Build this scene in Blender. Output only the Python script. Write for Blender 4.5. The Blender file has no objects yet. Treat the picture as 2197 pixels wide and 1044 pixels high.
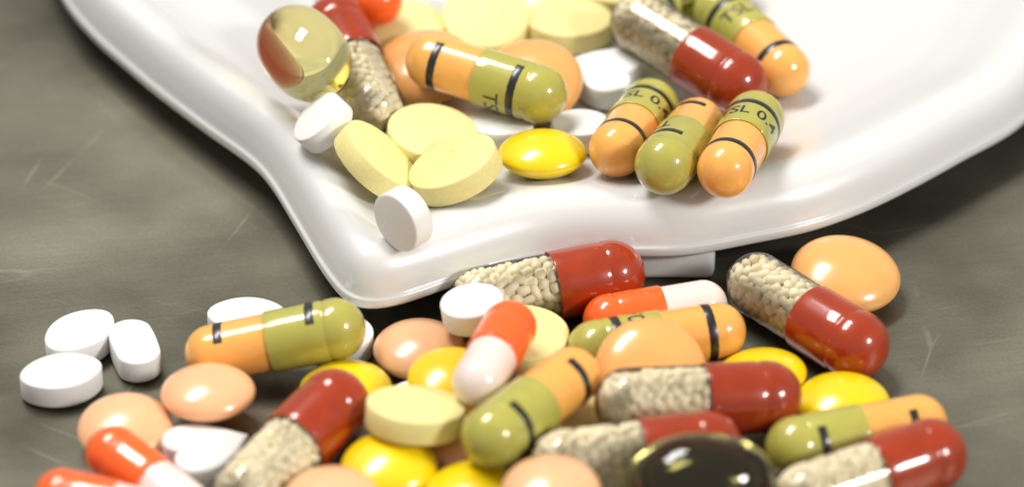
import bpy, math, random
import numpy as np
from mathutils import Matrix, Vector, Quaternion
from mathutils.geometry import delaunay_2d_cdt

# ------------------------------------------------------------------ camera, light, exposure
MM = 0.001
scene = bpy.context.scene
col = scene.collection
ELEV = math.radians(34.5)
DIST = 400.0
FPX = 8769.0                      # focal length in photograph pixels (2197 wide)
TARGET = Vector((0, 0, 4.0))
FW = Vector((0, math.cos(ELEV), -math.sin(ELEV)))
CAMPOS = TARGET - FW * DIST

cam_data = bpy.data.cameras.new('camera')
cam = bpy.data.objects.new('camera', cam_data)
col.objects.link(cam)
cam.location = CAMPOS * MM
cam.rotation_euler = (math.pi / 2 - ELEV, 0, 0)
cam_data.sensor_width = 36.0
cam_data.lens = 36.0 * FPX / 2197.0
cam_data.clip_start = 0.01
cam_data.clip_end = 20.0
cam_data.dof.use_dof = True
cam_data.dof.focus_distance = (DIST - 3.0) * MM
cam_data.dof.aperture_fstop = 16.0
cam_data.dof.aperture_blades = 0
scene.camera = cam

world = bpy.data.worlds.new('World')
scene.world = world
world.use_nodes = True
wbg = world.node_tree.nodes['Background']
wbg.inputs[0].default_value = (1.0, 0.985, 0.955, 1)
wbg.inputs[1].default_value = 0.35

def area_lamp(name, pos, aim, sx, sy, watt, colr):
    l = bpy.data.lights.new(name, 'AREA')
    l.shape = 'RECTANGLE'; l.size = sx; l.size_y = sy
    l.energy = watt; l.color = colr
    o = bpy.data.objects.new(name, l); col.objects.link(o)
    o.location = pos
    o.rotation_euler = (Vector(aim) - Vector(pos)).to_track_quat('-Z', 'Y').to_euler()
    return o

area_lamp('ceiling_lamp', (-0.40, 0.36, 1.12), (0, 0, 0), 0.66, 0.26, 13.8, (1.0, 0.985, 0.95))
area_lamp('side_lamp', (0.80, -0.52, 0.60), (0, 0, 0), 0.20, 0.16, 7.0, (1.0, 0.985, 0.95))

vs = scene.view_settings
vs.view_transform = 'Standard'; vs.look = 'None'; vs.gamma = 1.0; vs.exposure = 0.28
vs.use_curve_mapping = False
scene.render.engine = 'CYCLES'
scene.cycles.use_denoising = True
scene.cycles.max_bounces = 14
scene.cycles.transparent_max_bounces = 24
scene.cycles.transmission_bounces = 12
scene.cycles.sample_clamp_indirect = 6.0
scene.cycles.blur_glossy = 0.5

# ------------------------------------------------------------------ helpers
def link(o, parent=None):
    col.objects.link(o)
    if parent is not None:
        o.parent = parent
    return o

def mesh(name, verts, faces, mat, smooth=True):
    me = bpy.data.meshes.new(name)
    me.from_pydata([(x * MM, y * MM, z * MM) for x, y, z in verts], [], faces)
    me.materials.append(mat)
    me.validate()
    if smooth:
        me.polygons.foreach_set('use_smooth', [True] * len(me.polygons))
    me.update()
    return me

def obj(name, me, parent=None):
    return link(bpy.data.objects.new(name, me), parent)

def tag(o, label, cat, group=None):
    o['label'] = label; o['category'] = cat
    if group:
        o['group'] = group
    return o

def lathe(profile, seg=56):
    """profile: list of (x, r) along the local X axis; closed poles where r == 0"""
    V, F, rows = [], [], []
    for x, r in profile:
        if r < 1e-6:
            rows.append([len(V)]); V.append((x, 0, 0))
        else:
            s = len(V)
            for i in range(seg):
                a = 2 * math.pi * i / seg
                V.append((x, -r * math.sin(a), r * math.cos(a)))
            rows.append(list(range(s, s + seg)))
    for a, b in zip(rows[:-1], rows[1:]):
        if len(a) == 1 and len(b) > 1:
            for i in range(seg): F.append((a[0], b[(i + 1) % seg], b[i]))
        elif len(b) == 1 and len(a) > 1:
            for i in range(seg): F.append((a[i], a[(i + 1) % seg], b[0]))
        elif len(a) > 1:
            for i in range(seg):
                j = (i + 1) % seg
                F.append((a[i], a[j], b[j], b[i]))
    return V, F

# ------------------------------------------------------------------ materials
def new_mat(name):
    m = bpy.data.materials.new(name); m.use_nodes = True
    nt = m.node_tree
    return m, nt, nt.nodes['Principled BSDF']

def pill_mat(name, rgb, rough=0.5, coat=0.0, sss=0.0, mottle=0.06, scale=2500.0, bump=0.0, bump_scale=6000.0, spec=0.5, coat_rough=0.05):
    m, nt, b = new_mat(name)
    N, L = nt.nodes, nt.links
    tc = N.new('ShaderNodeTexCoord')
    info = N.new('ShaderNodeObjectInfo')
    add = N.new('ShaderNodeVectorMath'); add.operation = 'ADD'
    L.new(tc.outputs['Object'], add.inputs[0]); L.new(info.outputs['Random'], add.inputs[1])
    no = N.new('ShaderNodeTexNoise'); no.inputs['Scale'].default_value = scale
    no.inputs['Detail'].default_value = 4.0
    L.new(add.outputs[0], no.inputs['Vector'])
    hsv = N.new('ShaderNodeHueSaturation'); hsv.inputs['Color'].default_value = (*rgb, 1)
    mr = N.new('ShaderNodeMapRange'); mr.inputs[1].default_value = 0.3; mr.inputs[2].default_value = 0.7
    mr.inputs[3].default_value = 1 - mottle; mr.inputs[4].default_value = 1 + mottle
    L.new(no.outputs['Fac'], mr.inputs[0])
    va = N.new('ShaderNodeMath'); va.operation = 'MULTIPLY_ADD'      # each pill a slightly different batch
    L.new(info.outputs['Random'], va.inputs[0]); va.inputs[1].default_value = 0.09; va.inputs[2].default_value = -0.045
    vb = N.new('ShaderNodeMath'); vb.operation = 'ADD'
    L.new(mr.outputs[0], vb.inputs[0]); L.new(va.outputs[0], vb.inputs[1]); L.new(vb.outputs[0], hsv.inputs['Value'])
    L.new(hsv.outputs[0], b.inputs['Base Color'])
    b.inputs['Roughness'].default_value = rough
    b.inputs['Specular IOR Level'].default_value = spec
    b.inputs['Coat Weight'].default_value = coat
    b.inputs['Coat Roughness'].default_value = coat_rough
    if sss:
        b.inputs['Subsurface Weight'].default_value = sss
        b.inputs['Subsurface Radius'].default_value = (1.0, 0.5, 0.25)
        b.inputs['Subsurface Scale'].default_value = 0.0012
    if bump:
        n2 = N.new('ShaderNodeTexNoise'); n2.inputs['Scale'].default_value = bump_scale; n2.inputs['Detail'].default_value = 3.0
        L.new(add.outputs[0], n2.inputs['Vector'])
        bp = N.new('ShaderNodeBump'); bp.inputs['Strength'].default_value = bump; bp.inputs['Distance'].default_value = 0.00008
        L.new(n2.outputs['Fac'], bp.inputs['Height']); L.new(bp.outputs[0], b.inputs['Normal'])
    return m

M = {}
M['white'] = pill_mat('white_tablet', (0.80, 0.79, 0.765), 0.55, mottle=0.02, bump=0.25, spec=0.3)
M['pale'] = pill_mat('pale_yellow_tablet', (0.80, 0.70, 0.30), 0.5, mottle=0.04, bump=0.25, spec=0.3, sss=0.1)
M['pale_mark'] = pill_mat('pale_yellow_mark', (0.765, 0.65, 0.255), 0.5)
M['peach'] = pill_mat('peach_coating', (0.82, 0.44, 0.225), 0.28, coat=0.5, coat_rough=0.16, sss=0.12, mottle=0.05, scale=350, bump=0.05, bump_scale=1500)
M['orange_coat'] = pill_mat('orange_coating', (0.78, 0.385, 0.115), 0.26, coat=0.5, coat_rough=0.14, sss=0.12, mottle=0.05, scale=350, bump=0.05, bump_scale=1500)
M['yellow'] = pill_mat('yellow_coating', (0.84, 0.60, 0.004), 0.26, coat=0.5, coat_rough=0.14, sss=0.1, mottle=0.025, scale=350, bump=0.05, bump_scale=1500)
M['gel_orange'] = pill_mat('orange_gelatin', (0.84, 0.40, 0.088), 0.35, coat=0.9, spec=0.25, sss=0.15, mottle=0.03, scale=700, bump=0.03, bump_scale=900)
M['gel_olive'] = pill_mat('olive_gelatin', (0.42, 0.385, 0.072), 0.35, coat=0.9, spec=0.25, sss=0.1, mottle=0.04, scale=700, bump=0.03, bump_scale=900)
M['gel_red'] = pill_mat('dark_red_gelatin', (0.31, 0.030, 0.004), 0.3, coat=0.9, spec=0.2, sss=0.1, mottle=0.10, scale=500, bump=0.04, bump_scale=700)
M['gel_scarlet'] = pill_mat('scarlet_gelatin', (0.88, 0.12, 0.012), 0.35, coat=0.9, spec=0.25, sss=0.15, mottle=0.03, scale=700, bump=0.03, bump_scale=900)
M['gel_pink'] = pill_mat('pale_pink_gelatin', (0.80, 0.655, 0.60), 0.35, coat=0.9, spec=0.25, sss=0.15, mottle=0.02, scale=700, bump=0.03, bump_scale=900)
M['ink'] = pill_mat('black_ink', (0.012, 0.011, 0.010), 0.35, coat=0.3)
M['granule'] = pill_mat('beige_granule', (0.90, 0.815, 0.62), 0.6, mottle=0.12, scale=400)
M['dish'] = pill_mat('white_plastic', (0.645, 0.64, 0.625), 0.3, coat=1.0, coat_rough=0.045, sss=0.08, mottle=0.012, scale=60, bump=0.02, bump_scale=300)
M['dark_fill'] = pill_mat('dark_oil', (0.006, 0.003, 0.0015), 0.15, mottle=0.2)

def clear_shell():
    m = bpy.data.materials.new('clear_gelatin'); m.use_nodes = True
    nt = m.node_tree; N, L = nt.nodes, nt.links
    N.clear()
    out = N.new('ShaderNodeOutputMaterial')
    mix = N.new('ShaderNodeMixShader')
    fr = N.new('ShaderNodeFresnel'); fr.inputs['IOR'].default_value = 1.5
    tr = N.new('ShaderNodeBsdfTransparent')
    lw = N.new('ShaderNodeLayerWeight'); lw.inputs['Blend'].default_value = 0.35
    mc = N.new('ShaderNodeMix'); mc.data_type = 'RGBA'
    mc.inputs['A'].default_value = (0.97, 0.965, 0.94, 1); mc.inputs['B'].default_value = (0.86, 0.85, 0.80, 1)
    L.new(lw.outputs['Facing'], mc.inputs['Factor']); L.new(mc.outputs['Result'], tr.inputs['Color'])
    gl = N.new('ShaderNodeBsdfGlossy'); gl.inputs['Roughness'].default_value = 0.07
    L.new(fr.outputs[0], mix.inputs[0]); L.new(tr.outputs[0], mix.inputs[1]); L.new(gl.outputs[0], mix.inputs[2])
    L.new(mix.outputs[0], out.inputs['Surface'])
    return m
M['clear'] = clear_shell()

def softgel_mat(name, rgb, trans=1.0):
    m, nt, b = new_mat(name)
    b.inputs['Base Color'].default_value = (*rgb, 1)
    b.inputs['Roughness'].default_value = 0.03
    b.inputs['Transmission Weight'].default_value = trans
    b.inputs['IOR'].default_value = 1.47
    return m
M['softgel'] = softgel_mat('amber_softgel', (0.93, 0.845, 0.37))
M['softgel_olive'] = softgel_mat('olive_softgel', (0.95, 0.86, 0.28), 1.0)

def steel():
    m, nt, b = new_mat('worn_steel')
    N, L = nt.nodes, nt.links
    tc = N.new('ShaderNodeTexCoord')
    def noise(scale, detail, stretch, rot, rough=0.55):
        mp = N.new('ShaderNodeMapping'); mp.vector_type = 'TEXTURE'; mp.inputs['Scale'].default_value = tuple(1 / k for k in stretch); mp.inputs['Rotation'].default_value = (0, 0, rot)
        L.new(tc.outputs['Object'], mp.inputs['Vector'])
        n = N.new('ShaderNodeTexNoise'); n.inputs['Scale'].default_value = scale; n.inputs['Detail'].default_value = detail; n.inputs['Roughness'].default_value = rough
        L.new(mp.outputs[0], n.inputs['Vector'])
        return n.outputs['Fac']
    def ramp(fac, a, b_, lo, hi):
        mr = N.new('ShaderNodeMapRange'); mr.inputs[1].default_value = a; mr.inputs[2].default_value = b_
        mr.inputs[3].default_value = lo; mr.inputs[4].default_value = hi
        L.new(fac, mr.inputs[0]); return mr.outputs[0]
    def math_(op, a, b_):
        n = N.new('ShaderNodeMath'); n.operation = op
        for k, v in ((0, a), (1, b_)):
            if isinstance(v, (int, float)): n.inputs[k].default_value = v
            else: L.new(v, n.inputs[k])
        return n.outputs[0]
    blotch = math_('ADD', math_('MULTIPLY', ramp(noise(26, 3, (1, 1, 1), 0.0), 0.36, 0.66, 0.0, 1.0), 0.7), math_('MULTIPLY', ramp(noise(90, 5, (.6, 1, 1), 0.3), 0.35, 0.68, 0.0, 1.0), 0.3))
    grain = ramp(noise(4200, 3, (0.03, 1, 1), math.radians(9), 0.6), 0.3, 0.7, 0.0, 1.0)
    grain2 = ramp(noise(2600, 3, (0.04, 1, 1), math.radians(-31), 0.6), 0.35, 0.7, 0.0, 1.0)
    speck = ramp(noise(3000, 3, (1, 1, 1), 0.0), 0.35, 0.7, 0.0, 1.0)
    # thin scratches: stretched voronoi edges, thresholded
    def scratches(scale, rot, width, stretch):
        mp = N.new('ShaderNodeMapping'); mp.vector_type = 'TEXTURE'; mp.inputs['Scale'].default_value = tuple(1 / k for k in stretch); mp.inputs['Rotation'].default_value = (0, 0, rot)
        L.new(tc.outputs['Object'], mp.inputs['Vector'])
        v = N.new('ShaderNodeTexVoronoi'); v.feature = 'DISTANCE_TO_EDGE'; v.inputs['Scale'].default_value = scale
        L.new(mp.outputs[0], v.inputs['Vector'])
        line = ramp(v.outputs['Distance'], 0.0, width, 1.0, 0.0)
        return line
    sc = math_('MULTIPLY', scratches(110, math.radians(17), 0.010, (0.10, 1, 1)), ramp(noise(70, 3, (1, 1, 1), 0.4), 0.56, 0.70, 0, .8))
    sc2 = math_('MULTIPLY', scratches(130, math.radians(-33), 0.010, (0.10, 1, 1)), ramp(noise(55, 3, (1, 1, 1), 1.7), 0.55, 0.68, 0, 1))
    sc3 = math_('MULTIPLY', scratches(60, math.radians(68), 0.008, (0.14, 1, 1)), ramp(noise(60, 3, (1, 1, 1), 2.9), 0.58, 0.7, 0, 1))
    scr = math_('MAXIMUM', math_('MAXIMUM', sc, sc2), sc3)
    c1 = N.new('ShaderNodeMix'); c1.data_type = 'RGBA'
    c1.inputs['A'].default_value = (0.112, 0.105, 0.080, 1); c1.inputs['B'].default_value = (0.29, 0.273, 0.205, 1)
    L.new(blotch, c1.inputs['Factor'])
    val = math_('ADD', 0.80, math_('ADD', math_('MULTIPLY', grain, 0.04), math_('ADD', math_('MULTIPLY', grain2, 0.04), math_('MULTIPLY', speck, 0.16))))
    val = math_('ADD', val, math_('MULTIPLY', scr, 0.9))
    hsv = N.new('ShaderNodeHueSaturation'); L.new(c1.outputs['Result'], hsv.inputs['Color']); L.new(val, hsv.inputs['Value'])
    L.new(hsv.outputs[0], b.inputs['Base Color'])
    b.inputs['Metallic'].default_value = 0.85
    rg = math_('ADD', 0.34, math_('ADD', math_('MULTIPLY', grain, 0.05), math_('MULTIPLY', blotch, 0.10)))
    L.new(rg, b.inputs['Roughness'])
    bp = N.new('ShaderNodeBump'); bp.inputs['Strength'].default_value = 0.25; bp.inputs['Distance'].default_value = 0.00005
    hgt = math_('ADD', math_('MULTIPLY', grain, 0.10), math_('ADD', math_('MULTIPLY', grain2, 0.10), math_('SUBTRACT', math_('MULTIPLY', speck, 0.12), scr)))
    L.new(hgt, bp.inputs['Height']); L.new(bp.outputs[0], b.inputs['Normal'])
    return m
M['steel'] = steel()

# ------------------------------------------------------------------ table
V = [(-450, -260, -12), (450, -260, -12), (450, 420, -12), (-450, 420, -12), (-450, -260, 0), (450, -260, 0), (450, 420, 0), (-450, 420, 0)]
F = [(4, 5, 6, 7), (3, 2, 1, 0), (0, 1, 5, 4), (1, 2, 6, 5), (2, 3, 7, 6), (3, 0, 4, 7)]
table = obj('table_top', mesh('table_top', V, F, M['steel'], False))
table['kind'] = 'structure'
table['label'] = 'worn scratched grey steel table top'

# ------------------------------------------------------------------ dish
CTRL = np.array([(-48.17, 46.03), (-44.15, 38.04), (-40.42, 32.48), (-36.79, 27.31), (-31.5, 20.48), (-25.95, 13.58), (-24.15, 10.2), (-21.42, 3.16), (-18.11, -5.42), (-16.13, -9.24), (-14.61, -10.56), (-12.38, -10.56), (-9.68, -9.4), (-6.58, -7.53), (-1.74, -4.78), (4.61, -2.32), (10.97, -1.85), (16.84, -1.69), (23.53, 0.32), (29.46, 2.51), (34.63, 5.62), (39.91, 9.86), (45.34, 14.86), (52.36, 21.8), (59.5, 37.0), (64.0, 54.0), (64.0, 74.0), (55.0, 94.0), (38.0, 109.0), (14.0, 116.0), (-12.0, 114.0), (-34.0, 102.0), (-47.0, 86.0), (-53.0, 66.0)])
def spline(c, n=14):
    out = []; N = len(c)
    for i in range(N):
        p0, p1, p2, p3 = c[i - 1], c[i], c[(i + 1) % N], c[(i + 2) % N]
        t0 = 0; t1 = t0 + np.linalg.norm(p1 - p0) ** .5; t2 = t1 + np.linalg.norm(p2 - p1) ** .5; t3 = t2 + np.linalg.norm(p3 - p2) ** .5
        for t in np.linspace(t1, t2, n, endpoint=False):
            A1 = (t1 - t) / (t1 - t0) * p0 + (t - t0) / (t1 - t0) * p1; A2 = (t2 - t) / (t2 - t1) * p1 + (t - t1) / (t2 - t1) * p2; A3 = (t3 - t) / (t3 - t2) * p2 + (t - t2) / (t3 - t2) * p3
            B1 = (t2 - t) / (t2 - t0) * A1 + (t - t0) / (t2 - t0) * A2; B2 = (t3 - t) / (t3 - t1) * A2 + (t - t1) / (t3 - t1) * A3
            out.append((t2 - t) / (t2 - t1) * B1 + (t - t1) / (t2 - t1) * B2)
    return np.array(out)
def resample(q, n):
    d = np.r_[0, np.cumsum(np.hypot(*(np.roll(q, -1, 0) - q).T))]; s = np.arange(n) / n * d[-1]; qq = np.r_[q, q[:1]]
    return np.c_[np.interp(s, d, qq[:, 0]), np.interp(s, d, qq[:, 1])]
RIM = resample(spline(CTRL), 420)
for _ in range(2):
    RIM = (np.roll(RIM, 1, 0) + 2 * RIM + np.roll(RIM, -1, 0)) / 4
PROF = np.array([(0, 4.0), (0.35, 5.1), (0.8, 6.9), (1.4, 8.2), (2.1, 8.85), (3.0, 9.15), (4.0, 9.05), (4.9, 8.6), (5.7, 7.9), (6.6, 7.15), (8, 6.4), (10.5, 5.8), (14, 5.5), (20, 5.4), (90, 5.3)])        # distance from the outer edge -> height, left side (rolled bead)
PROFR = np.array([(0, 4.0), (0.3, 4.9), (0.6, 6.0), (1.1, 7.1), (1.9, 8.05), (2.9, 8.7), (4.1, 8.95), (5.3, 8.8), (7, 8.25), (9.5, 7.4), (13, 6.5), (18, 5.85), (25, 5.5), (90, 5.3)])       # the same for the front and right side (open bowl)
def rim_dist(xy):
    a = RIM; ab = np.roll(RIM, -1, 0) - a
    t = np.clip(((xy[:, None] - a) * ab).sum(2) / (ab ** 2).sum(1), 0, 1)
    return np.hypot(*np.moveaxis(xy[:, None] - (a + t[..., None] * ab), 2, 0)).min(1)
def rim_k():
    # 0 along the left side of the dish, 1 along its front and right
    n = np.roll(RIM, -1, 0) - np.roll(RIM, 1, 0); n = np.c_[-n[:, 1], n[:, 0]] / np.hypot(*n.T)[:, None]
    if ((RIM.mean(0) - RIM) * n).sum() < 0: n = -n
    t = np.clip((-n[:, 0] + .55) / .6, 0, 1); k = t * t * (3 - 2 * t)
    for _ in range(30): k = (np.roll(k, 1) + 2 * k + np.roll(k, -1)) / 4
    return k
RK = rim_k()
def kfac(xy):
    w = 1 / (((xy[:, None] - RIM) ** 2).sum(2) + .01) ** 2
    return (w * RK).sum(1) / w.sum(1)
def smooth_prof(d, w):
    # gently smoothed profile (average over a small window)
    return sum((1 - w) * np.interp(np.maximum(d + o, 0), PROF[:, 0], PROF[:, 1]) + w * np.interp(np.maximum(d + o, 0), PROFR[:, 0], PROFR[:, 1]) for o in (-.35, -.18, 0, .18, .35)) / 5

def build_dish():
    n = len(RIM)
    nr = np.roll(RIM, -1, 0) - np.roll(RIM, 1, 0); nr = np.c_[-nr[:, 1], nr[:, 0]] / np.hypot(*nr.T)[:, None]
    if ((RIM.mean(0) - RIM) * nr).sum() < 0: nr = -nr
    for _ in range(4): nr = (np.roll(nr, 1, 0) + 2 * nr + np.roll(nr, -1, 0)) / 4
    nr /= np.hypot(*nr.T)[:, None]
    def at(d): return RIM + nr * d
    INNER = 2.3
    lip = at(INNER)
    # interior: a fine grid triangulated inside the last loop
    gx, gy = np.meshgrid(np.arange(-60, 68, .85), np.arange(-14, 119, .85)); gx[::2] += .42
    g = np.c_[gx.ravel(), gy.ravel()]
    def inside(g):
        ins = np.zeros(len(g), bool)
        for p, q in zip(lip, np.roll(lip, -1, 0)):
            if q[1] != p[1]:
                ins ^= ((p[1] > g[:, 1]) != (q[1] > g[:, 1])) & (g[:, 0] < (q[0] - p[0]) * (g[:, 1] - p[1]) / (q[1] - p[1]) + p[0])
        return ins
    g = g[inside(g)]; g = g[rim_dist(g) > INNER + .55]
    pts = np.r_[lip, g]
    co, ed, fa, *_ = delaunay_2d_cdt([Vector(p) for p in pts], [(i, (i + 1) % n) for i in range(n)], [], 1, 1e-5, False)
    xy = np.array([tuple(c) for c in co]); tri = np.array([tuple(f) for f in fa]); tri = [tuple(int(i) for i in f) for f in tri[inside(xy[tri].mean(1))]]
    dd = rim_dist(xy); w = kfac(xy)
    V = []; F = []
    def row(d, z):
        s = len(V); q = at(d); V.extend((p[0], p[1], zz) for p, zz in zip(q, np.broadcast_to(z, n))); return s
    rows = [row(d, z) for d, z in ((1.6, 4.6), (.9, 3.85), (.45, 3.55), (.12, 3.62), (0, 3.85), (0, 4.55), (.06, 4.68), (.26, 4.74), (.34, 4.9))]
    for d in (.45, .62, .85, 1.1, 1.4, 1.75, 2.05):
        q = at(d); rows.append(row(d, smooth_prof(np.full(n, d), kfac(q))))
    for a, b in zip(rows[:-1], rows[1:]):
        for i in range(n):
            j = (i + 1) % n; F.append((a + i, a + j, b + j, b + i))
    top = len(V); V.extend((p[0], p[1], z) for p, z in zip(xy, smooth_prof(dd, w)))
    und = len(V); V.extend((p[0], p[1], z) for p, z in zip(xy, np.interp(dd, [INNER, 2.8, 4, 5.5, 8, 12, 40], [5.2, 5.7, 5.9, 5.2, 4.2, 3.9, 3.7])))
    for f in tri:
        F.append(tuple(top + i for i in f)); F.append(tuple(und + i for i in f[::-1]))
    # the first n points of the triangulation are the lip loop
    for base, r in ((top, rows[-1]), (und, rows[0])):
        for i in range(n):
            j = (i + 1) % n; F.append((r + i, r + j, base + j, base + i))
    return V, F
dish = tag(link(bpy.data.objects.new('pill_dish', None)), 'white plastic dish with a pouring spout, holding mixed pills', 'dish')
Vd, Fd = build_dish()
tray_me = mesh('tray', Vd, Fd, M['dish'])
import bmesh
_b = bmesh.new(); _b.from_mesh(tray_me)
bmesh.ops.remove_doubles(_b, verts=_b.verts, dist=1e-6); bmesh.ops.recalc_face_normals(_b, faces=_b.faces)
_b.to_mesh(tray_me); _b.free()
tray = obj('tray', tray_me, dish)
def rounded_block(name, cx, cy, w, d, h, r, mat):
    bm = bmesh.new(); bmesh.ops.create_cube(bm, size=1)
    for v in bm.verts: v.co = ((cx + v.co.x * w) * MM, (cy + v.co.y * d) * MM, (h / 2 + v.co.z * h) * MM)
    bmesh.ops.bevel(bm, geom=bm.edges[:], offset=r * MM, segments=3, affect='EDGES', profile=.5)
    me = bpy.data.meshes.new(name); bm.to_mesh(me); bm.free(); me.materials.append(mat)
    me.polygons.foreach_set('use_smooth', [True] * len(me.polygons)); me.update()
    return me
FX, FY = (12.95, -0.73)
for fx, fy, fh in ((FX, FY + 3.2, 4.6), (-34, 60, 4.2), (46, 70, 4.2)):
    obj('foot', rounded_block('foot', fx, fy, 14, 6.4, fh, .9, M['dish']), dish)

# ------------------------------------------------------------------ pill meshes
def lens_mesh(name, a, c, mat, p=0.68):
    prof = []
    n = 26
    for i in range(n + 1):
        th = math.pi * i / n
        r = a * math.sin(th)
        f = 1 - (r / a) ** 2
        z = c * (max(f, 0) ** p) * (-1 if th > math.pi / 2 else 1)
        prof.append((z, r if 0 < i < n else 0.0))
    V, F = lathe(prof[::-1], 56)
    V = [(y, z, x) for x, y, z in V]
    return mesh(name, V, F, mat)

def tablet_mesh(name, outline, h, crown, mat, bev=0.14, p=1.0):
    """outline: closed list of (x, y); h = half height of the upright side band"""
    o = np.array(outline); n = len(o); V = []; F = []; rows = []
    size = np.hypot(*o.T).max()
    steps = [(1.0 - bev / size * 1.0, h + 0.0), ]
    def row(f, z):
        rows.append(len(V)); V.extend((x * f, y * f, z) for x, y in o)
    fs = [.12, .3, .5, .68, .82, .92]
    fe = 1 - bev / size
    seq = [(f * fe, -(h + crown * (1 - (f) ** 2) ** p)) for f in fs] + [(fe, -h), (1 - bev * .35 / size, -(h - bev * .3)), (1, -(h - bev))]
    seq = seq + [(f, -z) for f, z in seq[::-1]]
    V.append((0, 0, -(h + crown)))
    for f, z in seq: row(f, z)
    for a, b in zip(rows[:-1], rows[1:]):
        for i in range(n):
            j = (i + 1) % n; F.append((a + i, a + j, b + j, b + i))
    top = len(V); V.append((0, 0, h + crown))
    for i in range(n):
        j = (i + 1) % n
        F.append((0, rows[0] + j, rows[0] + i)); F.append((top, rows[-1] + i, rows[-1] + j))
    return mesh(name, V, F, mat)

def ellipse(a, b, e=2.0, n=64):
    out = []
    for i in range(n):
        t = 2 * math.pi * i / n; c, s = math.cos(t), math.sin(t)
        out.append((a * math.copysign(abs(c) ** (2 / e), c), b * math.copysign(abs(s) ** (2 / e), s)))
    return out
def almond(a, b, n=64):
    # oval with slightly pointed ends
    out = []
    for x, y in ellipse(a, b, 2.0, n):
        out.append((x, y * (1 - 0.13 * (x / a) ** 2)))
    return out
def stadium(a, b, n=64):
    out = []
    for i in range(n):
        t = 2 * math.pi * i / n; c, s = math.cos(t), math.sin(t)
        out.append((b * c + math.copysign(min(1, abs(c) * 3), c) * (a - b), b * s))
    return out
def heart(s, n=72):
    pts = []
    for i in range(n):
        t = 2 * math.pi * i / n
        x = 16 * math.sin(t) ** 3
        y = 13 * math.cos(t) - 5 * math.cos(2 * t) - 2 * math.cos(3 * t) - math.cos(4 * t)
        pts.append((-(y + 2.5) / 16 * s * .92, x / 16 * s))    # notch towards -X, point towards +X
    q = np.array(pts)
    th = np.arctan2(q[:, 1], q[:, 0]); q = q * .68 + .32 * s * .95 * np.c_[np.cos(th), np.sin(th)]
    for _ in range(5): q = (np.roll(q, 1, 0) + 2 * q + np.roll(q, -1, 0)) / 4
    return [tuple(v) for v in q[::-1]]
ME = {}
ME['p'] = lens_mesh('coated_tablet', 4.45, 2.05, M['peach'], .58)
ME['P'] = lens_mesh('coated_tablet', 5.4, 2.55, M['orange_coat'], 0.57)
ME['Y'] = lens_mesh('coated_tablet', 4.45, 2.05, M['yellow'], .58)
ME['W'] = tablet_mesh('white_tablet', ellipse(3.0, 3.0), 1.12, .24, M['white'])
ME['L'] = tablet_mesh('pale_tablet', ellipse(4.55, 4.55), 1.15, .42, M['pale'])
ME['O'] = tablet_mesh('oval_tablet', almond(3.9, 2.8), 1.15, .32, M['white'])
ME['B'] = tablet_mesh('oblong_tablet', stadium(3.7, 2.15), 1.15, .28, M['white'])
ME['H'] = tablet_mesh('heart_tablet', heart(4.6), 1.2, .4, M['white'], .25, .9)

def dome(x0, xt, r, n=12, flat=1.0):
    """rounded end from (x0, r) to the tip xt"""
    out = []
    for i in range(n + 1):
        t = math.pi / 2 * i / n
        out.append((x0 + (xt - x0) * math.sin(t), r * math.cos(t) if i < n else 0.0))
    return out
def capsule_cap(L, r, joint):
    """the wider shell, from the joint to the +X tip, with its locking groove"""
    g = L / 2 - r - 0.7
    prof = [(joint + .9, r - .16), (joint + .05, r - .16), (joint, r - .10), (joint + .03, r - .02), (joint + .12, r)]
    prof += [(joint + (g - .35 - joint) * f, r) for f in (.25, .5, .75, 1)]
    prof += [(g - .15, r - .05), (g, r - .09), (g + .15, r - .05), (g + .35, r)]
    prof += dome(L / 2 - r * .97, L / 2, r, 14)
    return lathe(prof)
def capsule_body(L, r, joint, closed=True):
    rb = r - .18
    prof = dome(-L / 2 + rb * .97, -L / 2, rb, 14)[::-1]
    g = -L / 2 + rb + 1.0
    prof += [(g, rb)]
    prof += [(g + (joint + .8 - g) * f, rb) for f in (.25, .5, .75, 1)]
    return lathe(prof)
DIM = {'G': (19.6, 3.4), 'T': (17.5, 2.95), 'S': (14.3, 2.6)}
JOINT = {'G': 0.45, 'T': -0.55, 'S': -0.2}
CM = {}
for k, (cm, bm_) in {'G': ('gel_red', 'clear'), 'T': ('gel_olive', 'gel_orange'), 'S': ('gel_pink', 'gel_scarlet')}.items():
    L, r = DIM[k]
    if k == 'S':
        # the scarlet half (towards -X) is the wider one
        V, F = capsule_cap(L, r, JOINT[k] - .5); V = [(-x, -y, z) for x, y, z in V]
        CM[k, 'cap'] = mesh('cap', V, F, M['gel_scarlet'])
        V, F = capsule_body(L, r, JOINT[k]); V = [(-x, -y, z) for x, y, z in V]
        CM[k, 'body'] = mesh('body', V, F, M['gel_pink'])
    else:
        CM[k, 'cap'] = mesh('cap', *capsule_cap(L, r, JOINT[k]), M[cm])
        CM[k, 'body'] = mesh('body', *capsule_body(L, r, JOINT[k]), M[bm_])

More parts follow.
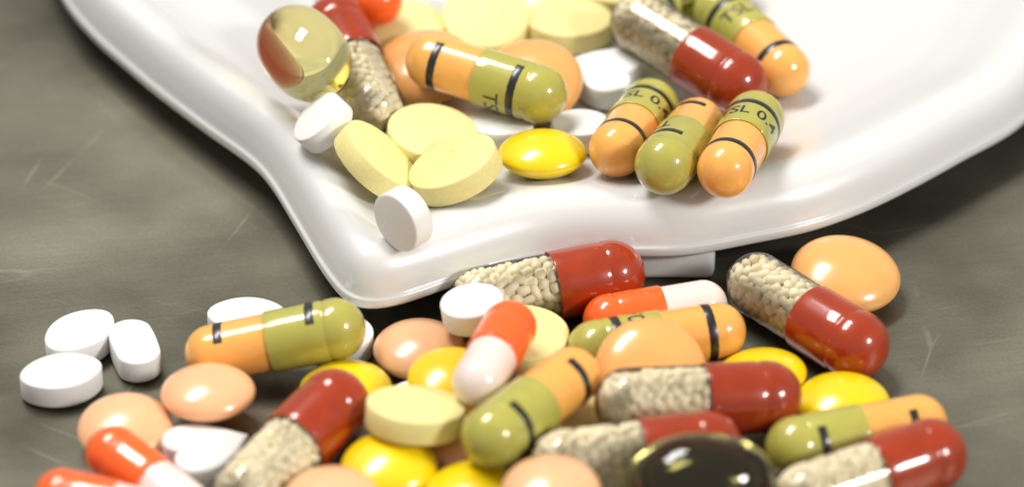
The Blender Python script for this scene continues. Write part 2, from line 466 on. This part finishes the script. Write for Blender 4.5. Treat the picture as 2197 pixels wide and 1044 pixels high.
# --- print on the two-tone capsules
def wrap(x, phi, r):
    return (x, -r * math.sin(phi), r * math.cos(phi))
def band_mesh(x0, w, r, a0, a1):
    V, F = [], []; n = 40
    for i in range(n + 1):
        a = a0 + (a1 - a0) * i / n
        jit = .02 * math.sin(i * 2.3)
        for x, rr in ((x0 - w / 2 - jit, r + .006), (x0 - w / 2 + .04, r + .022), (x0 + w / 2 - .04, r + .022), (x0 + w / 2 + jit, r + .006)):
            V.append(wrap(x, a, rr))
    for i in range(n):
        for j in range(3):
            b = i * 4 + j; F.append((b, b + 1, b + 5, b + 4))
    return mesh('printed_band', V, F, M['ink'])
LT, RT = DIM['T']
ARC = math.radians(115)
BAND = {'olive': band_mesh(.225 * LT, .85, RT, -ARC, ARC), 'orange': band_mesh(-.285 * LT, .85, RT - .18, -ARC, ARC)}
def text_mesh(body, size, r, xc, a_start, mat, name):
    cu = bpy.data.curves.new('txt', 'FONT'); cu.body = body; cu.size = size; cu.resolution_u = 6; cu.offset = 0.02
    cu.align_x = 'LEFT'; cu.align_y = 'CENTER'
    o = bpy.data.objects.new('txt', cu); col.objects.link(o)
    dg = bpy.context.evaluated_depsgraph_get()
    me = bpy.data.meshes.new_from_object(o.evaluated_get(dg))
    bm = bmesh.new(); bm.from_mesh(me)
    bmesh.ops.triangulate(bm, faces=bm.faces[:])
    for _ in range(3):
        ed = [e for e in bm.edges if e.calc_length() > .35]
        if not ed: break
        bmesh.ops.subdivide_edges(bm, edges=ed, cuts=1); bmesh.ops.triangulate(bm, faces=bm.faces[:])
    V = []
    for v in bm.verts:
        if r: V.append(wrap(xc + v.co.y, a_start + v.co.x / r, r + .018))
        else: V.append((v.co.x, v.co.y, 0))
    bm.verts.index_update()
    F = [tuple(v.index for v in f.verts) for f in bm.faces]
    bm.free(); bpy.data.objects.remove(o); bpy.data.meshes.remove(me); bpy.data.curves.remove(cu)
    return V, F
_v, _f = text_mesh('TSL 0.4', 2.3, RT, .105 * LT, -math.radians(82), M['ink'], 'lettering')
LETTER = mesh('lettering', _v, _f, M['ink'])

# --- granules
rnd = np.random.default_rng(7)
def granule_mesh(L, r, seg=8):
    prof = [(-L / 2, 0), (-L / 2 + .03, r * .62), (-L / 2 + r * .38, r), (L / 2 - r * .38, r), (L / 2 - .03, r * .62), (L / 2, 0)]
    return mesh('granule', *lathe(prof, seg), M['granule'])
GR = [granule_mesh(1.05, .50), granule_mesh(1.35, .49), granule_mesh(1.75, .46)]
def shell_points(n, L, rin, off, xmax, seed):
    """points spread over the inside of the clear half, pushed apart"""
    g = np.random.default_rng(seed)
    rr = rin - off; xc = -L / 2 + rin
    x = g.uniform(-L / 2 + off, xmax, n); a = g.uniform(0, 2 * math.pi, n)
    p = np.c_[x, rr * np.cos(a), rr * np.sin(a)]
    def snap(p):
        ax = np.clip(p[:, 0], xc, xmax - .0); c = np.c_[ax, 0 * ax, 0 * ax]; d = p - c
        cyl = p[:, 0] > xc; d[cyl, 0] = 0
        d /= np.maximum(np.linalg.norm(d, axis=1), 1e-6)[:, None]
        q = c + d * rr; q[cyl, 0] = np.clip(p[cyl, 0], xc, xmax); return q, d
    p, d = snap(p)
    for it in range(90):
        v = p[:, None] - p[None]; l = np.linalg.norm(v, axis=2) + np.eye(n) * 9
        w = np.maximum(1.38 - l, 0) / l * .28
        p, d = snap(p + (v * w[..., None]).sum(1))
    return p, d
def frame_from(d, g, flat=True):
    t = g.normal(size=3); t -= d * (t @ d); t /= np.linalg.norm(t)
    if not flat:
        t = t * .75 + d * g.uniform(-.9, .9)
        t /= np.linalg.norm(t)
    return t
LG, RG = DIM['G']
GRAN = []
for seed in (3, 11):
    g = np.random.default_rng(seed + 50)
    p, d = shell_points(158, LG, RG - .20, .52, JOINT['G'] + .7, seed)
    items = []
    for q, n in zip(p, d):
        flat = g.random() < .75
        t = frame_from(n, g, flat)
        rot = Vector((1, 0, 0)).rotation_difference(Vector(t))
        items.append((Vector(q + n * (g.uniform(-.16, -.05) if flat else g.uniform(-.45, -.3))) * MM, rot, int(g.choice(3, p=[.45, .35, .2]))))
    # second layer and core as one filling
    p2, d2 = shell_points(130, LG - 1.5, RG - .85, .46, JOINT['G'] + .7, seed + 1)
    V, F = [], []
    base = [(np.array([tuple(v.co) for v in m.vertices]) / MM, [tuple(f.vertices) for f in m.polygons]) for m in GR]
    for q, n in zip(p2, d2):
        t = frame_from(n, g, False); R3 = np.array(Vector((1, 0, 0)).rotation_difference(Vector(t)).to_matrix())
        vv, ff = base[int(g.integers(3))]; s = len(V)
        V.extend(map(tuple, vv @ R3.T + q)); F.extend(tuple(i + s for i in f) for f in ff)
    cv, cf = lathe(dome(-LG / 2 + 3.6, -LG / 2 + 1.4, 2.1, 8)[::-1] + [(JOINT['G'] + .8, 2.1), (JOINT['G'] + .9, 0)], 20)
    s = len(V); V.extend(cv); F.extend(tuple(i + s for i in f) for f in cf)
    GRAN.append((items, mesh('granule_filling', V, F, M['granule'])))

# --- softgels
def egg_mesh(name, a, r, mat, e=2.25, seg=64):
    prof = []; n = 40
    for i in range(n + 1):
        t = math.pi * i / n
        c, s = -math.cos(t), math.sin(t)
        prof.append((a * math.copysign(abs(c) ** (2 / e), c), r * s ** (2 / e) if 0 < i < n else 0.0))
    return mesh(name, *lathe(prof, seg), mat)
ME['Q'] = egg_mesh('softgel_capsule', 5.9, 4.25, M['softgel'])
ME['Qs'] = egg_mesh('shell', 6.5, 4.5, M['softgel_olive'])
ME['Qf'] = egg_mesh('filling', 4.6, 2.6, M['dark_fill'])

# ------------------------------------------------------------------ layout (mm): id, kind, centre, local axes, roll of the print
LAY = [
('Ta', 'T', [-22.409, -16.484, 4.15], [[0.9771, 0.0429, 0.2084], [-0.0457, 0.9989, 0.009], [-0.2078, -0.0183, 0.978]], -78),
('Sa', 'S', [-32.949, -36.537, 3.196], [[0.7382, -0.6613, -0.133], [0.6668, 0.7452, -0.0044], [0.102, -0.0855, 0.9911]], 0),
('Sb', 'S', [-36.07, -42.188, 4.445], [[0.9345, -0.3553, 0.0229], [0.3554, 0.9347, 0.0006], [-0.0217, 0.0076, 0.9997]], 0),
('Ga', 'G', [-20.135, -33.182, 4.306], [[0.5721, 0.8078, 0.1421], [-0.815, 0.5794, -0.0128], [-0.0927, -0.1084, 0.9898]], 0),
('Sc', 'S', [-1.652, -23.797, 7.982], [[-0.3017, -0.9527, 0.0357], [0.9534, -0.3019, 0.0001], [0.0107, 0.0341, 0.9994]], 0),
('Gb', 'G', [3.431, -6.697, 3.513], [[0.9575, 0.2877, 0.0218], [-0.2877, 0.9577, -0.0009], [-0.0211, -0.0054, 0.9998]], 20),
('Sd', 'S', [13.771, -9.821, 2.667], [[0.9682, 0.2496, 0.0186], [-0.2496, 0.9684, -0.0006], [-0.0181, -0.0041, 0.9998]], 0),
('Tb', 'T', [13.682, -15.496, 3.436], [[-0.9721, -0.2337, -0.0198], [0.2337, -0.9723, 0.0006], [-0.0194, -0.0041, 0.9998]], -50),
('Tc', 'T', [1.805, -30.681, 7.058], [[-0.6007, -0.799, 0.0263], [0.7993, -0.6009, -0.0001], [0.0159, 0.021, 0.9997]], -125),
('Gc', 'G', [17.204, -27.724, 5.627], [[0.9796, 0.1796, -0.0896], [-0.1791, 0.9837, 0.0135], [0.0906, 0.0028, 0.9959]], 40),
('Gd', 'G', [11.247, -35.616, 5.284], [[0.9849, 0.1732, 0.0001], [-0.1732, 0.9849, 0.0], [-0.0001, -0.0, 1.0]], 70),
('Ge', 'G', [28.151, -11.235, 3.401], [[0.6616, -0.7498, -0.0001], [0.7498, 0.6616, 0.0004], [-0.0002, -0.0004, 1.0]], 110),
('Td', 'T', [31.655, -30.34, 3.441], [[-0.9581, -0.2864, -0.0103], [0.2864, -0.9581, 0.0002], [-0.01, -0.0028, 0.9999]], -135),
('Gf', 'G', [32.205, -37.915, 4.69], [[0.8874, 0.4609, 0.0093], [-0.461, 0.8874, 0.0002], [-0.0082, -0.0045, 1.0]], 200),
('dG1', 'G', [-16.039, 22.802, 10.112], [[-0.3055, 0.9417, 0.1411], [-0.9511, -0.3088, 0.0016], [0.0451, -0.1337, 0.99]], 0),
('dS', 'S', [-16.941, 36.637, 10.83], [[-0.66, 0.7372, -0.1449], [-0.745, -0.667, -0.0001], [-0.0967, 0.1079, 0.9895]], 0),
('dT1', 'T', [-2.622, 17.959, 11.771], [[0.8978, -0.4381, -0.0456], [0.4386, 0.8987, 0.0007], [0.0407, -0.0207, 0.999]], 120),
('dT3', 'T', [12.113, 11.908, 9.765], [[0.3005, 0.9356, -0.1853], [-0.9524, 0.3049, -0.0048], [0.052, 0.1779, 0.9827]], 20),
('dT4', 'T', [16.594, 6.811, 11.057], [[-0.3031, -0.9287, 0.2135], [0.9506, -0.3105, -0.0011], [0.0673, 0.2026, 0.977]], 95),
('dT5', 'T', [22.396, 5.897, 11.745], [[0.2914, 0.9475, -0.1318], [-0.9559, 0.2936, -0.0022], [0.0366, 0.1267, 0.9913]], 20),
('dG2', 'G', [17.97, 25.137, 10.181], [[0.7135, -0.6914, -0.1137], [0.6953, 0.7187, -0.0073], [0.0867, -0.0738, 0.9935]], 140),
('dT2', 'T', [24.678, 29.508, 9.072], [[-0.4989, 0.8647, 0.0589], [-0.8662, -0.4997, -0.0023], [0.0275, -0.0521, 0.9983]], 30),
('dT6', 'T', [18.199, 39.083, 8.4], [[-0.7679, -0.6406, -0.0009], [0.6406, -0.7679, 0.0], [-0.0007, -0.0006, 1.0]], 0),
('O1', 'O', [-42.513, -19.072, 1.486], [[0.9563, 0.2924, 0.0], [-0.2924, 0.9563, 0.0], [0.0, 0.0, 1.0]], 0),
('O2', 'O', [-41.329, -12.463, 1.486], [[0.6428, 0.766, 0.0], [-0.766, 0.6428, 0.0], [0.0, 0.0, 1.0]], 0),
('B1', 'B', [-35.973, -14.289, 1.435], [[-0.309, 0.9511, 0.0], [-0.9511, -0.309, 0.0], [0.0, 0.0, 1.0]], 0),
('O3', 'O', [-25.409, -9.859, 1.486], [[0.9962, -0.0872, 0.0], [0.0872, 0.9962, 0.0], [0.0, 0.0, 1.0]], 0),
('W1', 'W', [-16.219, -12.717, 1.376], [[0.9998, -0.0183, 0.0074], [0.0182, 0.9997, 0.0157], [-0.0076, -0.0156, 0.9998]], 0),
('p1', 'p', [-28.287, -24.049, 3.75], [[0.9985, 0.0553, 0.0023], [-0.0548, 0.9934, -0.1009], [-0.0078, 0.1006, 0.9949]], 0),
('p2', 'p', [-35.824, -27.339, 2.046], [[0.9994, 0.034, 0.0021], [-0.034, 0.9916, 0.1245], [0.0022, -0.1245, 0.9922]], 0),
('H1', 'H', [-27.852, -31.139, 1.915], [[0.923, 0.3848, -0.0094], [-0.3834, 0.9171, -0.1089], [-0.0333, 0.1041, 0.994]], 0),
('Y1', 'Y', [-15.649, -21.409, 2.041], [[0.9989, 0.0073, 0.0461], [-0.0054, 0.9991, -0.0425], [-0.0464, 0.0422, 0.998]], 0),
('p3', 'p', [-8.802, -14.903, 2.05], [[1.0, 0.0, -0.0], [-0.0, 1.0, 0.0], [0.0, -0.0, 1.0]], 0),
('Y2', 'Y', [-5.316, -23.033, 4.342], [[0.994, 0.0297, -0.1056], [-0.0217, 0.9969, 0.0761], [0.1075, -0.0733, 0.9915]], 0),
('W2', 'W', [-8.697, -23.228, 1.367], [[0.9986, -0.048, -0.021], [0.0482, 0.9988, 0.0076], [0.0206, -0.0086, 0.9998]], 0),
('L1', 'L', [-8.875, -30.558, 6.006], [[0.994, 0.0407, -0.1011], [-0.0643, 0.9678, -0.2433], [0.0879, 0.2484, 0.9647]], 0),
('W3', 'W', [-11.411, -28.171, 1.665], [[0.8046, 0.5806, 0.1242], [-0.5911, 0.8032, 0.0746], [-0.0564, -0.1334, 0.9894]], 0),
('Y3', 'Y', [-11.166, -34.622, 3.348], [[0.9995, -0.0242, 0.018], [0.0238, 0.9995, 0.0219], [-0.0185, -0.0215, 0.9996]], 0),
('Y4', 'Y', [-3.532, -38.058, 2.831], [[0.9972, -0.07, 0.0244], [0.0707, 0.9972, -0.0252], [-0.0226, 0.0269, 0.9994]], 0),
('p4', 'p', [-16.18, -41.01, 4.386], [[0.9999, -0.0013, 0.0171], [0.001, 0.9998, 0.0179], [-0.0171, -0.0179, 0.9997]], 0),
('W4', 'W', [-3.707, -14.34, 6.251], [[0.9919, 0.0146, 0.1265], [-0.0096, 0.9992, -0.0399], [-0.1269, 0.0384, 0.9912]], 0),
('L2', 'L', [0.852, -15.64, 3.486], [[0.9998, 0.0114, -0.0154], [-0.0115, 0.9999, -0.0077], [0.0153, 0.0079, 0.9999]], 0),
('P1', 'P', [12.997, -22.028, 4.401], [[0.9895, 0.0516, -0.1351], [0.0432, 0.7858, 0.6169], [0.138, -0.6163, 0.7753]], 0),
('p6', 'p', [3.484, -43.533, 7.392], [[0.9992, 0.0391, 0.0026], [-0.0392, 0.9972, 0.063], [-0.0001, -0.0631, 0.998]], 0),
('L3', 'L', [5.357, -26.648, 1.683], [[0.9985, -0.0358, -0.0406], [0.035, 0.9992, -0.0215], [0.0414, 0.02, 0.9989]], 0),
('p7', 'p', [-4.31, -29.669, 2.014], [[0.9988, -0.0391, 0.0296], [0.0422, 0.9929, -0.1112], [-0.025, 0.1123, 0.9934]], 0),
('Y5', 'Y', [23.366, -19.194, 2.128], [[0.987, -0.0851, 0.1365], [0.1047, 0.9841, -0.1435], [-0.1221, 0.1559, 0.9802]], 0),
('Y6', 'Y', [30.877, -23.181, 2.045], [[0.9993, 0.0321, 0.0167], [-0.0306, 0.9963, -0.0806], [-0.0193, 0.08, 0.9966]], 0),
('P2', 'P', [32.517, -3.206, 2.548], [[0.9955, -0.004, -0.0949], [0.0117, 0.9966, 0.0814], [0.0943, -0.0821, 0.9922]], 0),
('Q1', 'Q', [16.867, -42.235, 7.221], [[0.9996, 0.0272, -0.0073], [-0.0272, 0.9996, 0.0001], [0.0073, 0.0001, 1.0]], 0),
('dQ', 'Q', [-20.786, 18.159, 14.56], [[0.4877, -0.871, -0.0587], [0.8496, 0.4581, 0.2615], [-0.2009, -0.1774, 0.9634]], 0),
('dL4', 'L', [-11.476, 34.561, 7.039], [[0.9993, 0.0356, -0.0092], [-0.0354, 0.9992, 0.0174], [0.0098, -0.017, 0.9998]], 0),
('dP1', 'P', [-8.979, 25.725, 8.084], [[0.9925, 0.0266, 0.1191], [-0.0462, 0.9853, 0.1646], [-0.1129, -0.1688, 0.9792]], 0),
('dP2', 'P', [1.85, 22.134, 8.525], [[0.9942, -0.0415, 0.0992], [0.0052, 0.9398, 0.3416], [-0.1074, -0.3391, 0.9346]], 0),
('dL8', 'L', [-8.0, 12.121, 8.297], [[0.9922, -0.0047, -0.1246], [0.0109, 0.9987, 0.0494], [0.1242, -0.0504, 0.991]], 0),
('dL9', 'L', [-13.309, 5.55, 9.958], [[0.7458, -0.2257, -0.6268], [0.107, 0.9692, -0.2217], [0.6575, 0.0983, 0.747]], 0),
('dL10', 'L', [-5.506, 3.943, 10.019], [[0.8564, 0.4003, 0.326], [-0.353, 0.9149, -0.1958], [-0.3767, 0.0526, 0.9249]], 0),
('dW1', 'W', [-18.642, 9.603, 11.788], [[0.7515, -0.2024, 0.6279], [0.1155, 0.9774, 0.1768], [-0.6495, -0.0604, 0.758]], 0),
('dW2', 'W', [-10.345, -7.063, 11.726], [[0.6957, -0.6969, -0.174], [0.1176, -0.1285, 0.9847], [-0.7087, -0.7055, -0.0074]], 0),
('dY', 'Y', [3.021, 8.063, 9.187], [[0.9999, -0.0004, 0.0123], [0.0024, 0.9861, -0.1663], [-0.0121, 0.1663, 0.986]], 0),
('dH', 'H', [9.041, 25.672, 7.103], [[-0.941, 0.3385, -0.0033], [-0.3385, -0.941, 0.0013], [-0.0027, 0.0023, 1.0]], 0),
('dW3', 'W', [6.851, 14.899, 7.35], [[0.9999, 0.0001, 0.01], [0.001, 0.9936, -0.1128], [-0.01, 0.1128, 0.9936]], 0),
('dW4', 'O', [-1.57, 15.506, 7.169], [[0.9325, -0.3581, 0.0461], [0.36, 0.932, -0.0423], [-0.0278, 0.056, 0.998]], 0),
('dL23', 'L', [-2.683, 34.951, 8.116], [[0.9973, -0.0734, -0.0023], [0.0703, 0.9446, 0.3206], [-0.0214, -0.3199, 0.9472]], 0),
('dL24', 'L', [5.918, 35.382, 7.24], [[0.9969, -0.0777, -0.0111], [0.0766, 0.994, -0.078], [0.017, 0.0769, 0.9969]], 0),
('dL26', 'L', [11.428, 43.115, 7.008], [[1.0, 0.0006, 0.0031], [-0.0006, 1.0, -0.0022], [-0.0031, 0.0022, 1.0]], 0)]
LABEL = {
'Ta': 'orange and olive capsule lying across two white tablets, beside the peach tablet',
'Sa': 'scarlet and pale pink capsule on the table between peach tablet and heart tablet',
'Sb': 'scarlet capsule lying outermost at the edge of the pill pile, pink end hidden',
'Ga': 'dark red and clear granule capsule leaning on yellow tablet beside white heart tablet',
'Sc': 'scarlet and pale pink capsule propped steeply on the heap, below round white tablet',
'Gb': 'dark red and clear granule capsule pressed against the front wall of the dish',
'Sd': 'scarlet and pale pink capsule lying flat beside the dish foot',
'Tb': 'orange and olive capsule lying behind the big orange tablet, letter visible on top',
'Tc': 'olive and orange capsule on top of the heap beside the pale yellow tablet',
'Gc': 'dark red and clear granule capsule resting against the big orange tablet in the heap',
'Gd': 'dark red and clear granule capsule right behind the dark oval softgel',
'Ge': 'dark red and clear granule capsule leaning against large orange tablet apart from the heap',
'Td': 'olive and orange capsule beside the yellow tablet, at the heap edge behind red granule capsule',
'Gf': 'dark red and clear granule capsule in front of olive and orange capsule, beside dark softgel',
'dG1': 'dark red and clear granule capsule in the dish beside the clear yellow softgel',
'dS': 'scarlet and pink capsule in the dish behind the clear softgel, mostly hidden',
'dT1': 'orange and olive capsule on top of orange tablets inside the dish, bands facing out',
'dT3': 'orange ended capsule in the dish next to the bright yellow tablet',
'dT4': 'capsule in the dish with its olive end facing out, between two orange ended ones',
'dT5': 'orange ended capsule in the dish, its olive half printed SL 0, beside empty dish floor',
'dG2': 'dark red and clear granule capsule lying over other capsules in the dish',
'dT2': 'orange and olive capsule in the dish behind the dark red granule capsule',
'dT6': 'olive capsule end showing far back in the dish behind the granule capsule',
'O1': 'white oval tablet on bare steel, touching another white oval tablet and a peach one nearby',
'O2': 'white oval tablet on bare steel between another oval and the oblong tablet',
'B1': 'white oblong tablet with straight sides standing apart on bare steel',
'O3': 'white oval tablet half hidden behind the orange half of a capsule',
'W1': 'round white tablet under the olive end of a capsule, mostly hidden',
'p1': 'peach coated tablet beside the orange end of a capsule, behind the white heart tablet',
'p2': 'peach coated tablet at the heap edge behind a scarlet capsule',
'H1': 'white heart shaped tablet on the table between peach tablets and red granule capsule',
'Y1': 'bright yellow tablet behind the red end of a granule capsule',
'p3': 'peach coated tablet between the dish spout and a bright yellow tablet',
'Y2': 'bright yellow tablet under the pale pink end of the propped scarlet capsule',
'W2': 'round white tablet under the pale yellow tablet in the heap, only a sliver showing',
'L1': 'thick pale yellow round tablet lying on top of the heap beside olive capsule',
'W3': 'round white tablet in the gap between red granule capsule and pale yellow tablet',
'Y3': 'bright yellow tablet right below the thick pale yellow tablet',
'Y4': 'bright yellow tablet in front of the olive end of a capsule on the heap',
'p4': 'peach coated tablet beside the granule end of the red capsule and a yellow tablet',
'W4': 'round white tablet against the clear end of a granule capsule by the dish spout',
'L2': 'pale yellow round tablet on the table between scarlet capsule and olive capsule end',
'P1': 'big orange tablet tilted in the middle of the heap between two capsules',
'p6': 'peach coated tablet in front of a granule capsule beside the dark softgel',
'L3': 'pale yellow tablet at the bottom of the heap, glimpsed between capsules',
'p7': 'peach coated tablet buried under the pale yellow tablet and olive capsule',
'Y5': 'bright yellow tablet between two red granule capsules, behind the red end',
'Y6': 'bright yellow tablet at the heap edge behind olive and orange capsule',
'P2': 'large orange tablet on bare steel behind a leaning red granule capsule',
'Q1': 'dark oval softgel with a translucent olive rim',
'dQ': 'clear pale yellow softgel resting high inside the dish',
'dL4': 'pale yellow tablet far back in the dish behind orange tablet and red capsule',
'dP1': 'orange tablet in the dish under the orange end of the banded capsule',
'dP2': 'orange tablet in the dish under the olive end of the banded capsule',
'dL8': 'pale yellow tablet in the dish between the granule capsule and the one marked 12',
'dL9': 'pale yellow tablet tilted on edge against the dish spout wall',
'dL10': 'pale yellow tablet in the dish marked 12 on its face',
'dW1': 'round white tablet tilted below the clear softgel on the dish rim',
'dW2': 'round white tablet standing on edge in the dish spout',
'dY': 'bright yellow tablet alone inside the dish next to orange ended capsule',
'dH': 'white heart shaped tablet in the dish behind an orange tablet',
'dW3': 'round white tablet flat on the dish floor behind the bright yellow tablet',
'dW4': 'white oval tablet on the dish floor beneath the banded orange and olive capsule',
'dL23': 'pale yellow tablet standing high behind the banded capsule in the dish',
'dL24': 'pale yellow tablet in the dish beside the clear end of a granule capsule',
'dL26': 'pale yellow tablet at the back of the dish behind a granule capsule'}
NAME = {'G': 'granule_capsule', 'T': 'two_tone_capsule', 'S': 'small_capsule', 'p': 'coated_tablet', 'P': 'coated_tablet', 'Y': 'coated_tablet',
        'W': 'round_tablet', 'L': 'round_tablet', 'O': 'oval_tablet', 'B': 'oblong_tablet', 'H': 'heart_tablet', 'Q': 'softgel_capsule'}
CAT = {'G': 'capsule', 'T': 'capsule', 'S': 'capsule', 'Q': 'softgel'}
GROUP = {'G': 'red and clear capsules', 'T': 'orange and olive capsules', 'S': 'scarlet and pink capsules', 'p': 'peach tablets', 'P': 'large orange tablets', 'Y': 'yellow tablets',
         'W': 'round white tablets', 'L': 'pale yellow tablets', 'O': 'oval white tablets', 'B': 'oval white tablets', 'H': 'heart tablets', 'Q': 'softgels'}
ng = 0
LROLL = {'dT1': 40, 'Td': -40, 'Tc': -20, 'Tb': 42}     # where the lettering starts relative to the bands
for pid, k, c, axes, roll in LAY:
    rot = Matrix((axes[0], axes[1], axes[2])).transposed().to_4x4()
    if k in 'GTS':
        rot = rot @ Matrix.Rotation(math.radians(roll), 4, 'X')
    mw = Matrix.Translation(Vector(c) * MM) @ rot
    if k in 'GTS' or pid == 'Q1':
        o = link(bpy.data.objects.new(NAME[k], None)); o.empty_display_size = .004
    else:
        o = obj(NAME[k], ME[k])
    o.matrix_world = mw
    tag(o, LABEL[pid], CAT.get(k, 'tablet'), GROUP[k])
    if k in 'GTS':
        obj('cap', CM[k, 'cap'], o); obj('body', CM[k, 'body'], o)
    if k == 'T':
        obj('printed_band', BAND['olive'], o); obj('printed_band', BAND['orange'], o); lt = obj('lettering', LETTER, o); lt.rotation_euler.x = math.radians(LROLL.get(pid, 0))
    if k == 'G':
        items, fill = GRAN[ng % 2]; ng += 1
        f = obj('granule_filling', fill, o); f['kind'] = 'stuff'
        for q, r3, mi in items:
            gobj = obj('granule', GR[mi], o); gobj.location = q; gobj.rotation_mode = 'QUATERNION'; gobj.rotation_quaternion = r3
    if pid == 'Q1':
        obj('shell', ME['Qs'], o); obj('filling', ME['Qf'], o)
    if pid == 'dL10':
        V, F = text_mesh('12', 2.6, 0, 0, 0, None, '')
        V = [(x - 1.3, y + .2, 1.15 + .42 * (1 - ((x - 1.3) ** 2 + y * y) / 4.4 ** 2) + .012) for x, y, z in V]
        obj('imprint', mesh('imprint', V, F, M['pale_mark']), o)
